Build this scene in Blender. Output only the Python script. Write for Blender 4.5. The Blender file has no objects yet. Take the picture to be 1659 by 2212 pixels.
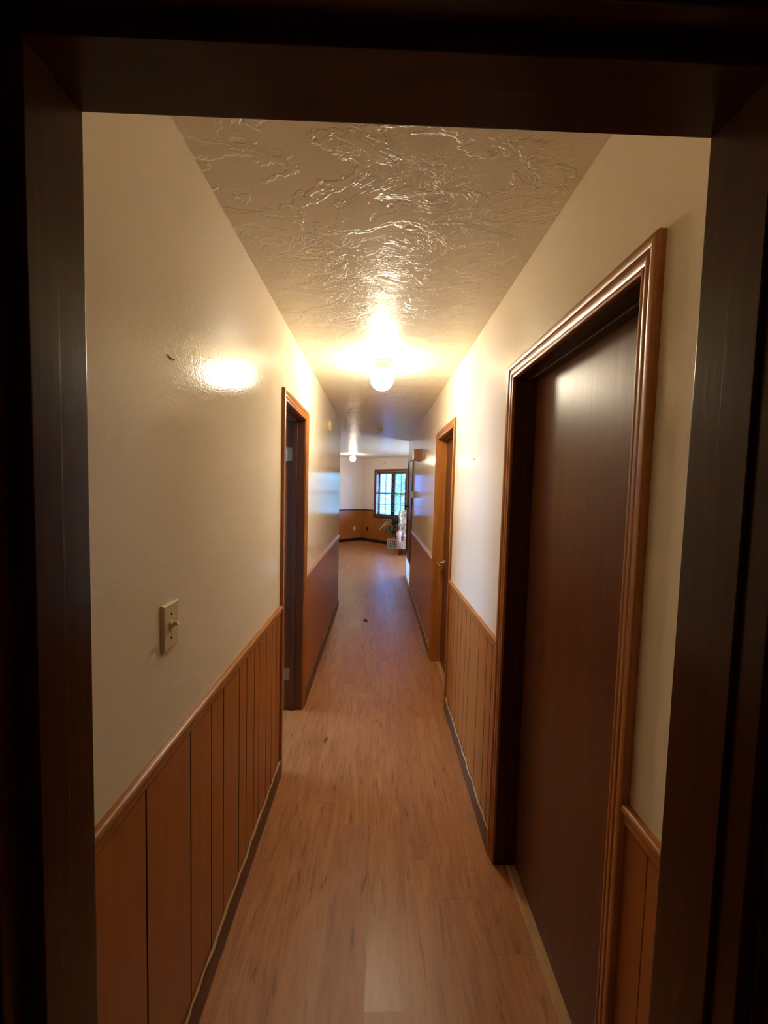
import bpy, bmesh, math, random
from mathutils import Vector, Matrix
random.seed(11)
SC = bpy.context.scene
COL = SC.collection
PI = math.pi

# ------------------------------------------------------------------ helpers
def lin(r, g, b):
    f = lambda c: (c/255/12.92) if c/255 <= .04045 else ((c/255+.055)/1.055)**2.4
    return (f(r), f(g), f(b), 1)

def tag(o, label=None, cat=None, group=None, kind=None):
    if label: o['label'] = label
    if cat: o['category'] = cat
    if group: o['group'] = group
    if kind: o['kind'] = kind
    return o

def obj(name, bm, mats, parent=None, smooth=False, loc=None):
    me = bpy.data.meshes.new(name)
    bmesh.ops.recalc_face_normals(bm, faces=bm.faces)
    if loc is not None:
        bmesh.ops.translate(bm, verts=bm.verts, vec=-Vector(loc))
    bm.to_mesh(me); bm.free()
    for m in (mats if isinstance(mats, (list, tuple)) else [mats]):
        me.materials.append(m)
    if smooth:
        for p in me.polygons: p.use_smooth = True
        if smooth == 'auto': me.set_sharp_from_angle(angle=math.radians(50))
    o = bpy.data.objects.new(name, me); COL.objects.link(o)
    if loc is not None: o.location = loc
    if parent is not None:
        o.parent = parent
        # mesh data is written in world space: cancel the parent's placement
        if loc is None: o.matrix_parent_inverse = WORLD[parent.name].inverted()
    WORLD[o.name] = Matrix.Translation(loc) if loc is not None else Matrix()
    return o
WORLD = {}

def empty(name, loc, label=None, cat=None, group=None, kind=None, rz=0):
    o = bpy.data.objects.new(name, None); COL.objects.link(o)
    o.empty_display_size = .05
    o.location = loc; o.rotation_euler = (0, 0, rz)
    WORLD[o.name] = Matrix.Translation(loc) @ Matrix.Rotation(rz, 4, 'Z')
    return tag(o, label, cat, group, kind)

def B(): return bmesh.new()

def box(bm, x0, x1, y0, y1, z0, z1, mi=0, bevel=0, seg=2, M=None):
    r = bmesh.ops.create_cube(bm, size=1)
    vs = r['verts']
    for v in vs:
        v.co = Vector(((x0+x1)/2 + v.co.x*(x1-x0), (y0+y1)/2 + v.co.y*(y1-y0), (z0+z1)/2 + v.co.z*(z1-z0)))
    fs = list({f for v in vs for f in v.link_faces})
    for f in fs: f.material_index = mi
    if bevel:
        es = list({e for f in fs for e in f.edges})
        r = bmesh.ops.bevel(bm, geom=es, offset=bevel, segments=seg, affect='EDGES', profile=.7)
        for f in r['faces']: f.material_index = mi
        vs = list({v for f in r['faces'] for v in f.verts} | {v for v in vs if v.is_valid})
    if M is not None:
        for v in vs:
            if v.is_valid: v.co = M @ v.co
    return vs

def prism(bm, P0, P1, prof, n, mi=0):
    """profile (out, z) extruded from P0 to P1 (2-D), n = normal towards the room"""
    P0 = Vector((P0[0], P0[1], 0)); P1 = Vector((P1[0], P1[1], 0)); n = Vector((n[0], n[1], 0))
    a = [bm.verts.new(P0 + n*v + Vector((0, 0, z))) for v, z in prof]
    b = [bm.verts.new(P1 + n*v + Vector((0, 0, z))) for v, z in prof]
    k = len(prof)
    for i in range(k):
        f = bm.faces.new((a[i], a[(i+1) % k], b[(i+1) % k], b[i])); f.material_index = mi
    bm.faces.new(a); bm.faces.new(list(reversed(b)))

def lathe(bm, prof, c=(0, 0, 0), seg=40, mi=0, M=None):
    rings = []
    for r, z in prof:
        if r < 1e-6:
            rings.append([bm.verts.new((0, 0, z))])
        else:
            rings.append([bm.verts.new((r*math.cos(2*PI*i/seg), r*math.sin(2*PI*i/seg), z)) for i in range(seg)])
    for A, C in zip(rings, rings[1:]):
        for i in range(seg):
            j = (i+1) % seg
            if len(A) == 1 and len(C) == 1: continue
            if len(A) == 1: f = bm.faces.new((A[0], C[i], C[j]))
            elif len(C) == 1: f = bm.faces.new((A[i], A[j], C[0]))
            else: f = bm.faces.new((A[i], A[j], C[j], C[i]))
            f.material_index = mi
    for ring in rings:
        for v in ring:
            v.co = (M @ v.co) if M is not None else v.co + Vector(c)

def tube(bm, pts, rad, seg=10, mi=0, cap=True):
    pts = [Vector(p) for p in pts]
    rr = rad if isinstance(rad, (list, tuple)) else [rad]*len(pts)
    rings = []
    up = Vector((0, 0, 1))
    for i, p in enumerate(pts):
        t = (pts[min(i+1, len(pts)-1)] - pts[max(i-1, 0)]).normalized()
        u = up if abs(t.dot(up)) < .9 else Vector((1, 0, 0))
        a = t.cross(u).normalized(); b = t.cross(a).normalized()
        rings.append([bm.verts.new(p + (a*math.cos(2*PI*k/seg) + b*math.sin(2*PI*k/seg))*rr[i]) for k in range(seg)])
    for A, C in zip(rings, rings[1:]):
        for k in range(seg):
            f = bm.faces.new((A[k], A[(k+1) % seg], C[(k+1) % seg], C[k])); f.material_index = mi
    if cap:
        bm.faces.new(rings[0]); bm.faces.new(list(reversed(rings[-1])))

# ------------------------------------------------------------------ materials
def mat(name):
    m = bpy.data.materials.new(name); m.use_nodes = True
    nt = m.node_tree
    return m, nt, nt.nodes['Principled BSDF'], nt.nodes['Material Output']

def N(nt, t, **kw):
    n = nt.nodes.new(t)
    for k, v in kw.items():
        if k.startswith('i_'): n.inputs[int(k[2:])].default_value = v
        else: setattr(n, k, v)
    return n

def L(nt, a, b): nt.links.new(a, b)

def coords(nt, scale=(1, 1, 1), rot=(0, 0, 0), loc=(0, 0, 0)):
    tc = N(nt, 'ShaderNodeNewGeometry'); mp = N(nt, 'ShaderNodeMapping')
    mp.inputs['Scale'].default_value = scale; mp.inputs['Rotation'].default_value = rot
    mp.inputs['Location'].default_value = loc
    L(nt, tc.outputs['Position'], mp.inputs['Vector'])
    return mp.outputs['Vector']

def noise(nt, vec, scale, detail=4, rough=.5, dist=0):
    n = N(nt, 'ShaderNodeTexNoise')
    n.inputs['Scale'].default_value = scale; n.inputs['Detail'].default_value = detail
    n.inputs['Roughness'].default_value = rough; n.inputs['Distortion'].default_value = dist
    L(nt, vec, n.inputs['Vector'])
    return n.outputs['Fac']

def ramp(nt, fac, stops):
    r = N(nt, 'ShaderNodeValToRGB')
    while len(r.color_ramp.elements) < len(stops): r.color_ramp.elements.new(.5)
    for e, (p, c) in zip(r.color_ramp.elements, stops):
        e.position = p; e.color = c if len(c) == 4 else (*c, 1)
    L(nt, fac, r.inputs['Fac'])
    return r.outputs['Color']

def math_(nt, op, a, b=None, c=None):
    n = N(nt, 'ShaderNodeMath', operation=op)
    for i, x in enumerate((a, b, c)):
        if x is None: continue
        if hasattr(x, 'is_linked'): L(nt, x, n.inputs[i])
        else: n.inputs[i].default_value = x
    return n.outputs[0]

def mixc(nt, fac, a, b, mode='MIX'):
    n = N(nt, 'ShaderNodeMix', data_type='RGBA', blend_type=mode)
    for s, x in ((n.inputs[0], fac), (n.inputs[6], a), (n.inputs[7], b)):
        if hasattr(x, 'is_linked'): L(nt, x, s)
        else: s.default_value = x
    return n.outputs[2]

def bump(nt, p, height, strength, dist):
    b = N(nt, 'ShaderNodeBump'); b.inputs['Strength'].default_value = strength
    b.inputs['Distance'].default_value = dist
    L(nt, height, b.inputs['Height']); L(nt, b.outputs['Normal'], p.inputs['Normal'])

def plain(name, col, rough=.5, metal=0, spec=.5):
    m, nt, p, o = mat(name)
    v = coords(nt)
    c = mixc(nt, noise(nt, v, 35, 3), tuple(x*.92 for x in col[:3])+(1,), col)
    L(nt, c, p.inputs['Base Color'])
    p.inputs['Roughness'].default_value = rough; p.inputs['Metallic'].default_value = metal
    p.inputs['Specular IOR Level'].default_value = spec
    return m

def wood(name, light, dark, axis, rough=.35, scale=1.0, spec=.5, knots=0, contrast=1.0, bumpk=.15):
    m, nt, p, o = mat(name)
    s = {'X': (.06, 1, 1), 'Y': (1, .06, 1), 'Z': (1, 1, .06)}[axis]
    v = coords(nt, tuple(k*scale for k in s))
    g = noise(nt, v, 38, 6, .6, .8)
    g2 = noise(nt, v, 170, 3, .6, .2)
    f = math_(nt, 'ADD', math_(nt, 'MULTIPLY', g, .7), math_(nt, 'MULTIPLY', g2, .3))
    h = .22/contrast
    col = ramp(nt, f, [(max(0, .5-h), dark), (min(1, .5+h), light)])
    if knots:
        vk = coords(nt, {'Z': (5, 5, 2.2), 'Y': (5, 2.2, 5), 'X': (2.2, 5, 5)}[axis])
        vo = N(nt, 'ShaderNodeTexVoronoi'); vo.inputs['Scale'].default_value = 1.1
        L(nt, vk, vo.inputs['Vector'])
        k = ramp(nt, vo.outputs['Distance'], [(.03, (1, 1, 1)), (.10, (0, 0, 0))])
        col = mixc(nt, math_(nt, 'MULTIPLY', k, knots), col, tuple(x*.3 for x in dark[:3])+(1,))
    L(nt, col, p.inputs['Base Color'])
    p.inputs['Roughness'].default_value = rough
    p.inputs['Specular IOR Level'].default_value = spec
    bump(nt, p, f, bumpk, .002)
    return m

def wall_paint(name, col, rough=.125):
    m, nt, p, o = mat(name)
    v = coords(nt)
    c = mixc(nt, noise(nt, v, 2.2, 3), tuple(x*.95 for x in col[:3])+(1,), col)
    L(nt, c, p.inputs['Base Color'])
    p.inputs['Roughness'].default_value = rough
    p.inputs['Specular IOR Level'].default_value = .1
    h = math_(nt, 'ADD', noise(nt, v, 150, 2, .5), math_(nt, 'MULTIPLY', noise(nt, v, 50, 3, .5), .5))
    bump(nt, p, h, .25, .0015)
    return m

def ceiling_plaster(name, col):
    m, nt, p, o = mat(name)
    v = coords(nt, (1, 1.25, 1))
    warp = N(nt, 'ShaderNodeTexNoise'); warp.inputs['Scale'].default_value = 5; warp.inputs['Detail'].default_value = 5
    L(nt, v, warp.inputs['Vector'])
    ad = N(nt, 'ShaderNodeVectorMath', operation='MULTIPLY_ADD')
    L(nt, warp.outputs['Color'], ad.inputs[0]); ad.inputs[1].default_value = (.22, .22, .22); L(nt, v, ad.inputs[2])
    w = ad.outputs[0]
    n1 = noise(nt, w, 4.2, 5, .55, .8)
    n2 = noise(nt, w, 10, 5, .6, 1.2)
    n3 = noise(nt, v, 46, 4, .6, .6)
    def step(x, a, b_):
        q = N(nt, 'ShaderNodeMapRange', interpolation_type='SMOOTHSTEP')
        L(nt, x, q.inputs[0]); q.inputs[1].default_value = a; q.inputs[2].default_value = b_
        return q.outputs[0]
    p1 = step(n1, .485, .515)
    p1b = math_(nt, 'MULTIPLY', step(n1, .57, .585), .7)
    p2 = step(n2, .55, .585)
    ridge = math_(nt, 'SUBTRACT', 1.0, step(math_(nt, 'ABSOLUTE', math_(nt, 'SUBTRACT', n2, .47)), 0.0, .018))
    mask = step(noise(nt, v, 1.9, 2), .36, .58)
    rough = math_(nt, 'ADD', math_(nt, 'MULTIPLY', p2, .6), math_(nt, 'MULTIPLY', ridge, .5))
    h = math_(nt, 'ADD', math_(nt, 'ADD', p1, p1b), math_(nt, 'MULTIPLY', rough, mask))
    h = math_(nt, 'ADD', h, math_(nt, 'MULTIPLY', n3, .22))
    L(nt, mixc(nt, noise(nt, v, 1.4, 2), tuple(x*.95 for x in col[:3])+(1,), col), p.inputs['Base Color'])
    p.inputs['Roughness'].default_value = .32
    p.inputs['Specular IOR Level'].default_value = .14
    bump(nt, p, h, .7, .0036)
    return m

def floor_planks(name):
    m, nt, p, o = mat(name)
    tc = N(nt, 'ShaderNodeNewGeometry'); sx = N(nt, 'ShaderNodeSeparateXYZ')
    L(nt, tc.outputs['Position'], sx.inputs[0])
    X, Y = sx.outputs[0], sx.outputs[1]
    PW, PL = .148, 1.22
    xr = math_(nt, 'DIVIDE', math_(nt, 'ADD', X, 10.065), PW)
    row = math_(nt, 'FLOOR', xr)
    wn = N(nt, 'ShaderNodeTexWhiteNoise', noise_dimensions='1D'); L(nt, row, wn.inputs['W'])
    yr = math_(nt, 'ADD', math_(nt, 'DIVIDE', Y, PL), math_(nt, 'MULTIPLY', wn.outputs['Value'], 7.3))
    colm = math_(nt, 'FLOOR', yr)
    cb = N(nt, 'ShaderNodeCombineXYZ'); L(nt, row, cb.inputs[0]); L(nt, colm, cb.inputs[1])
    rn = N(nt, 'ShaderNodeTexWhiteNoise', noise_dimensions='3D'); L(nt, cb.outputs[0], rn.inputs['Vector'])
    rnd = rn.outputs['Value']
    # grain, shifted per plank
    off = N(nt, 'ShaderNodeVectorMath', operation='MULTIPLY_ADD')
    L(nt, rn.outputs['Color'], off.inputs[0]); off.inputs[1].default_value = (9, 9, 9); L(nt, tc.outputs['Position'], off.inputs[2])
    mp = N(nt, 'ShaderNodeMapping'); mp.inputs['Scale'].default_value = (1, .11, 1); L(nt, off.outputs[0], mp.inputs[0])
    g1 = noise(nt, mp.outputs[0], 22, 6, .62, 1.6)
    g2 = noise(nt, mp.outputs[0], 75, 4, .6, .6)
    mp2 = N(nt, 'ShaderNodeMapping'); mp2.inputs['Scale'].default_value = (1, .22, 1); L(nt, off.outputs[0], mp2.inputs[0])
    g3 = noise(nt, mp2.outputs[0], 13, 3, .5, 2.2)
    light, mid, dark = lin(178, 122, 74), lin(150, 94, 54), lin(88, 50, 26)
    base = ramp(nt, g1, [(.3, mid), (.62, light)])
    streak = ramp(nt, g2, [(.30, (1, 1, 1)), (.44, (0, 0, 0))])
    base = mixc(nt, math_(nt, 'MULTIPLY', streak, .62), base, dark)
    kn = ramp(nt, g3, [(.25, (1, 1, 1)), (.33, (0, 0, 0))])
    base = mixc(nt, math_(nt, 'MULTIPLY', kn, .75), base, lin(72, 40, 22))
    base = mixc(nt, math_(nt, 'MULTIPLY', rnd, .30), base, lin(150, 90, 58))
    # joints between the planks
    fx = math_(nt, 'FRACT', xr); fy = math_(nt, 'FRACT', yr)
    ex = math_(nt, 'LESS_THAN', math_(nt, 'MINIMUM', fx, math_(nt, 'SUBTRACT', 1.0, fx)), .006)
    ey = math_(nt, 'LESS_THAN', math_(nt, 'MINIMUM', fy, math_(nt, 'SUBTRACT', 1.0, fy)), .0008)
    e = math_(nt, 'MAXIMUM', ex, ey)
    base = mixc(nt, math_(nt, 'MULTIPLY', e, .28), base, lin(70, 42, 26))
    L(nt, base, p.inputs['Base Color'])
    rg = math_(nt, 'ADD', .30, math_(nt, 'MULTIPLY', rnd, .09))
    L(nt, math_(nt, 'ADD', rg, math_(nt, 'MULTIPLY', g2, .08)), p.inputs['Roughness'])
    p.inputs['Specular IOR Level'].default_value = .45
    h = math_(nt, 'SUBTRACT', math_(nt, 'MULTIPLY', g2, .5), math_(nt, 'MULTIPLY', e, 1.0))
    bump(nt, p, h, .12, .0015)
    return m

def fabric(name, c0, cols, scale):
    m, nt, p, o = mat(name)
    v = coords(nt)
    d = noise(nt, v, scale, 4, .6, 1.5)
    c = ramp(nt, d, [(.38, c0)] + cols)
    L(nt, c, p.inputs['Base Color']); p.inputs['Roughness'].default_value = .95
    p.inputs['Specular IOR Level'].default_value = .1
    bump(nt, p, noise(nt, v, 400, 2), .3, .002)
    return m

def emit(name, col, st):
    m, nt, p, o = mat(name)
    p.inputs['Base Color'].default_value = (.9, .88, .82, 1)
    p.inputs['Emission Color'].default_value = col; p.inputs['Emission Strength'].default_value = st
    p.inputs['Roughness'].default_value = .15
    return m

def glass_pane(name):
    m, nt, p, o = mat(name)
    nt.nodes.remove(p)
    tr = N(nt, 'ShaderNodeBsdfTransparent'); tr.inputs[0].default_value = (.93, .96, .97, 1)
    gl = N(nt, 'ShaderNodeBsdfGlossy'); gl.inputs['Roughness'].default_value = .02
    lw = N(nt, 'ShaderNodeLayerWeight'); lw.inputs[0].default_value = .5
    fr = math_(nt, 'ADD', .04, math_(nt, 'MULTIPLY', math_(nt, 'POWER', lw.outputs['Facing'], 5.0), .96))
    mx = N(nt, 'ShaderNodeMixShader')
    L(nt, fr, mx.inputs[0]); L(nt, tr.outputs[0], mx.inputs[1]); L(nt, gl.outputs[0], mx.inputs[2])
    L(nt, mx.outputs[0], o.inputs[0])
    return m

CREAM = lin(236, 224, 200)
M = {}
M['wall'] = wall_paint('cream_wall_paint', CREAM)
M['wall_far'] = wall_paint('living_room_paint', lin(226, 212, 198), .4)
M['ceiling'] = ceiling_plaster('trowelled_plaster', lin(236, 224, 202))
M['floor'] = floor_planks('wood_plank_floor')
oakL, oakD = lin(188, 124, 60), lin(138, 80, 32)
for ax in 'XYZ':
    M['oak'+ax] = wood('stained_oak_'+ax, oakL, oakD, ax, .3, spec=.5)
    M['dark'+ax] = wood('dark_stained_wood_'+ax, lin(112, 66, 36), lin(74, 40, 20), ax, .34, contrast=.9)
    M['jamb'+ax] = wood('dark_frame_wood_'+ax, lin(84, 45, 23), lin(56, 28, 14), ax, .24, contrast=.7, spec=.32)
M['slab'] = wood('dark_veneer', lin(112, 66, 38), lin(80, 43, 23), 'Z', .36, scale=.8, contrast=.8, bumpk=.22, spec=.3)
M['panel'] = wood('wainscot_wood', lin(180, 110, 44), lin(148, 84, 30), 'Z', .4, scale=.6, knots=.5, contrast=.6)
M['groove'] = plain('groove_dark_brown', lin(58, 28, 12), .6)  # even dark brown for the V groove faces of the panelling
M['base'] = wood('baseboard_wood', lin(112, 74, 44), lin(80, 50, 28), 'Y', .45)
M['caulk'] = plain('tan_caulk', lin(176, 146, 108), .6)
M['winwood'] = wood('window_brown_wood', lin(112, 62, 40), lin(80, 42, 26), 'Z', .35)
M['reveal'] = plain('pale_window_reveal', lin(176, 158, 154), .3)
M['sash'] = wood('dark_window_sash', lin(52, 30, 26), lin(38, 22, 20), 'Z', .3)
M['thresh'] = wood('pale_threshold_wood', lin(190, 150, 100), lin(150, 108, 66), 'Y', .4)
M['cream'] = plain('ivory_plastic', lin(218, 202, 162), .3)
M['white'] = plain('white_plastic', lin(228, 224, 214), .4)
M['offwhite'] = plain('off_white_metal', lin(226, 218, 202), .5)
M['black'] = plain('dark_brown_plastic', lin(34, 24, 20), .4)
M['brass'] = plain('brushed_brass', lin(190, 168, 120), .25, 1)
M['nickel'] = plain('satin_nickel', lin(190, 180, 160), .3, 1)
M['zinc'] = plain('zinc_hinge', lin(170, 165, 150), .42, .7)
M['dark_metal'] = plain('dark_bronze', lin(50, 38, 32), .35, .8)
M['lampbase'] = plain('yellowed_lamp_base', lin(188, 150, 78), .35)
LAMP = (1.0, .875, .65, 1)
M['globe'] = emit('lit_opal_globe', LAMP, 42)
M['globe_far'] = emit('lit_opal_globe_far', (1.0, .84, .62, 1), 22)
M['pane'] = glass_pane('window_glass')
M['slat'] = plain('pale_blind_slat', lin(132, 128, 130), .5)
M['leaf'] = plain('plant_leaf', lin(50, 66, 42), .35)
M['leaf_pale'] = plain('plant_leaf_pale', lin(128, 146, 104), .35)
M['pot'] = plain('dark_pot', lin(44, 38, 34), .5)
M['crate'] = plain('white_crate_plastic', lin(232, 226, 218), .4)
M['floral'] = fabric('floral_cover', lin(226, 216, 200), [(.5, lin(214, 206, 190)), (.55, lin(134, 128, 112)), (.64, lin(120, 118, 110)), (.75, lin(206, 190, 150))], 9)
M['pinkfab'] = fabric('pink_grey_cover', lin(226, 206, 204), [(.55, lin(206, 180, 182)), (.7, lin(180, 150, 156))], 8)
M['siding'] = plain('pale_lap_siding', lin(146, 172, 228), .6)
M['hedge'] = plain('hedge_leaf', lin(158, 192, 150), .5)
M['trunk'] = plain('hedge_stem', lin(92, 74, 56), .8)
M['lawn'] = plain('lawn_grass', lin(96, 132, 62), .9)
M['carpet'] = plain('side_room_plaster', lin(214, 206, 194), .8)
M['twig'] = plain('brown_leaf', lin(52, 34, 22), .7)

# ------------------------------------------------------------------ measures (metres)
A, Bw, H = .505, .535, 2.44          # corridor half widths and height
LEND, REND = 5.31, 7.2               # where the corridor walls end
WT = .12
CORN = (-.475, 12.05)                # far corner of the living room
R2 = math.sqrt(.5)

def wall_boxes(bm, horiz, c0, c1, s0, s1, z1, holes, z0=0):
    """wall slab between c0..c1 across and s0..s1 along ('Y' or 'X'), with holes (s,s,z,z)"""
    cuts = sorted({s0, s1} | {h[0] for h in holes} | {h[1] for h in holes})
    for a, b in zip(cuts, cuts[1:]):
        hh = sorted([h for h in holes if h[0] <= a+1e-6 and h[1] >= b-1e-6], key=lambda q: q[2])
        z = z0
        for h in hh + [(0, 0, z1, z1)]:
            if h[2] > z + 1e-5:
                if horiz == 'Y': box(bm, c0, c1, a, b, z, h[2])
                else: box(bm, a, b, c0, c1, z, h[2])
            z = max(z, h[3])

# ------------------------------------------------------------------ shell
bm = B(); box(bm, -4.6, 5.6, -2.6, 12.6, -.06, 0)
tag(obj('floor', bm, M['floor']), 'warm brown wood plank floor running down the hallway', 'floor', kind='structure')
bm = B(); box(bm, -4.6, 5.6, -2.6, 12.6, H, H+.06)
tag(obj('ceiling', bm, M['ceiling']), 'cream ceiling with rough trowelled plaster texture', 'ceiling', kind='structure')

# door openings (clear opening along the wall)
DL = (2.16, 2.76); D1 = (.84, 1.60); D2 = (2.86, 3.60); D3 = (6.165, 6.985)
DH = 2.031; JT = .018; CW = .057
D3Z = (.50, 2.04)
bm = B()
wall_boxes(bm, 'Y', -A-WT, -A, .50, LEND, H, [(DL[0]-JT, DL[1]+JT, 0, DH+JT)])
wl = tag(obj('wall_left', bm, M['wall']), 'cream painted hallway wall on the left above a wood wainscot', 'wall', kind='structure')
bm = B()
wall_boxes(bm, 'Y', Bw, Bw+WT, .50, REND, H, [(D1[0]-JT, D1[1]+JT, 0, DH+JT), (D2[0]-JT, D2[1]+JT, 0, DH+JT),
                                              (D3[0]-JT, D3[1]+JT, .07, .44), (D3[0]-JT, D3[1]+JT, D3Z[0]-JT, D3Z[1]+JT)])
wr = tag(obj('wall_right', bm, M['wall']), 'cream painted hallway wall on the right with three doors', 'wall', kind='structure')

# front wall with the doorway the camera looks through
F0, F1 = .385, .50
fx0, fx1, fz = -.359, .392, 2.019
bm = B(); wall_boxes(bm, 'X', F0, F1, -1.9, 1.9, H, [(fx0-JT-.008, fx1+JT, 0, fz+JT+.008)])
tag(obj('wall_front', bm, M['wall']), 'wall around the dark doorway nearest the camera', 'wall', kind='structure')
# bedroom the camera stands in
bm = B(); box(bm, -1.9, 1.9, -2.4, -2.28, 0, H)
tag(obj('wall_rear', bm, M['wall']), 'wall behind the camera', 'wall', kind='structure')
bm = B(); box(bm, -1.9, -1.78, -2.28, F0, 0, H)
tag(obj('wall_rear_left', bm, M['wall']), 'left wall of the dark room behind the doorway', 'wall', kind='structure')
bm = B(); box(bm, 1.78, 1.9, -2.28, F0, 0, H)
tag(obj('wall_rear_right', bm, M['wall']), 'right wall of the dark room behind the doorway', 'wall', kind='structure')

# side room behind the open left door, with a daylight window
bm = B(); wall_boxes(bm, 'Y', -3.4, -3.28, .50, 5.31, H, [(2.5, 3.7, .8, 2.05)])
tag(obj('wall_side_left', bm, M['carpet']), 'outer wall of the side room behind the open left door', 'wall', kind='structure')
bm = B(); box(bm, -3.4, -A-WT, .50, .62, 0, H)
tag(obj('wall_side_near', bm, M['carpet']), 'near wall of the side room behind the open left door', 'wall', kind='structure')
# wall between side room and living room = return of the hallway's left wall
bm = B(); box(bm, -4.2, -A-WT, LEND-WT, LEND, 0, H)
tag(obj('wall_return_left', bm, M['wall_far']), 'living room wall turning left where the hallway ends', 'wall', kind='structure')
bm = B(); box(bm, -4.32, -4.2, LEND-WT, 8.6, 0, H)
tag(obj('wall_living_left', bm, M['wall_far']), 'left wall of the living room out of sight', 'wall', kind='structure')
bm = B(); box(bm, Bw+WT, 5.4, REND-WT, REND, 0, H)
tag(obj('wall_return_right', bm, M['wall_far']), 'living room wall turning right where the hallway ends', 'wall', kind='structure')

def far_box(bm, side, s0, s1, z0, z1, d0, d1):
    """box on one of the two slanting far walls: s along from the corner, d = distance out into the room"""
    C = Vector((CORN[0], CORN[1], 0))
    if side == 'R': t, n = Vector((R2, -R2, 0)), Vector((-R2, -R2, 0))
    else: t, n = Vector((-R2, -R2, 0)), Vector((R2, -R2, 0))
    vs = []
    for d in (d0, d1):
        for (s, z) in ((s0, z0), (s1, z0), (s1, z1), (s0, z1)):
            vs.append(bm.verts.new(C + t*s + n*d + Vector((0, 0, z))))
    for f in ((0, 1, 2, 3), (7, 6, 5, 4), (0, 4, 5, 1), (1, 5, 6, 2), (2, 6, 7, 3), (3, 7, 4, 0)):
        bm.faces.new([vs[i] for i in f])

def far_pt(side, s, z, d=0):
    C = Vector((CORN[0], CORN[1], 0))
    t, n = (Vector((R2, -R2, 0)), Vector((-R2, -R2, 0))) if side == 'R' else (Vector((-R2, -R2, 0)), Vector((R2, -R2, 0)))
    return C + t*s + n*d + Vector((0, 0, z))

def far_wall(bm, side, s0, s1, holes):
    cuts = sorted({s0, s1} | {h[0] for h in holes} | {h[1] for h in holes})
    for a, b in zip(cuts, cuts[1:]):
        hh = [h for h in holes if h[0] <= a+1e-6 and h[1] >= b-1e-6]
        z = 0
        for h in hh + [(0, 0, H, H)]:
            if h[2] > z: far_box(bm, side, a, b, z, h[2], -.16, 0)
            z = max(z, h[3])
W1 = (.60, 1.72, .80, 2.065)         # window in view
W2 = (3.3, 5.1, .80, 2.06)           # second window of the same wall, out of view
bm = B(); far_wall(bm, 'R', -.16, 7.0, [W1, W2])
wfr = tag(obj('wall_far_right', bm, M['wall_far']), 'slanting far living room wall holding the window', 'wall', kind='structure')
bm = B(); far_wall(bm, 'L', 0, 5.35, [])
wfl = tag(obj('wall_far_left', bm, M['wall_far']), 'slanting far living room wall left of the window corner', 'wall', kind='structure')

# ------------------------------------------------------------------ wainscot, rails, baseboards
RAIL = [(0, .906), (.006, .906), (.011, .910), (.013, .918), (.011, .925), (.009, .928), (.012, .931), (.017, .935),
        (.018, .941), (.016, .947), (.010, .950), (0, .950)]
BASE = [(0, 0), (.012, 0), (.012, .074), (.010, .082), (.006, .089), (0, .090)]
GR_L = [.86, 1.073, 1.213, 1.311, 1.463, 1.55, 1.648, 1.715, 1.83, 1.93, 2.02]
GR_R = [1.733, 1.819, 1.965, 2.157, 2.256, 2.378, 2.48, 2.60, 2.69]

def groove_list(a, b, given):
    g = [x for x in given if a+.02 < x < b-.02]
    if given and g: return g
    pat = [.2, .14, .1, .15, .09, .1, .12]; x = a+.06; out = []; i = int(a*7) % 7
    while x < b-.02:
        out.append(x); x += pat[i % 7]; i += 1
    return out

def wainscot(bm, P, t, n, a, b, grooves, z1=.908, gw=1.0):
    """vertical board panelling with V grooves; P origin, t along, n out"""
    P, t, n = Vector(P), Vector(t), Vector(n)
    pts = [(a, .006)]
    for g in grooves: pts += [(g-.003*gw, .006), (g-.0009*gw, .006-.0045*gw), (g+.0009*gw, .006-.0045*gw), (g+.003*gw, .006)]
    pts.append((b, .006))
    lo = [bm.verts.new(P + t*s + n*d) for s, d in pts]
    hi = [bm.verts.new(P + t*s + n*d + Vector((0, 0, z1))) for s, d in pts]
    for i in range(len(pts)-1):
        f = bm.faces.new((lo[i], lo[i+1], hi[i+1], hi[i]))
        if min(pts[i][1], pts[i+1][1]) < .0055 and gw > .8: f.material_index = 1
    bl = [bm.verts.new(P + t*s) for s in (a, b)]; bh = [bm.verts.new(P + t*s + Vector((0, 0, z1))) for s in (a, b)]
    bm.faces.new((bl[0], bh[0], bh[1], bl[1]))
    bm.faces.new((bl[0], lo[0], hi[0], bh[0])); bm.faces.new((bl[1], bh[1], hi[-1], lo[-1]))
    bm.faces.new([bh[0]] + hi + [bh[1]]); bm.faces.new([bl[1]] + list(reversed(lo)) + [bl[0]])

bl_root = empty('baseboard_left', (-A, .5, 0), 'dark brown baseboard along the left hallway wall', 'baseboard', kind='structure')
br_root = empty('baseboard_right', (Bw, .5, 0), 'dark brown baseboard along the right hallway wall', 'baseboard', kind='structure')
bf_root = empty('baseboard_far', (CORN[0], CORN[1]-.1, 0), 'dark baseboard along the far living room walls', 'baseboard', kind='structure')

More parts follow.
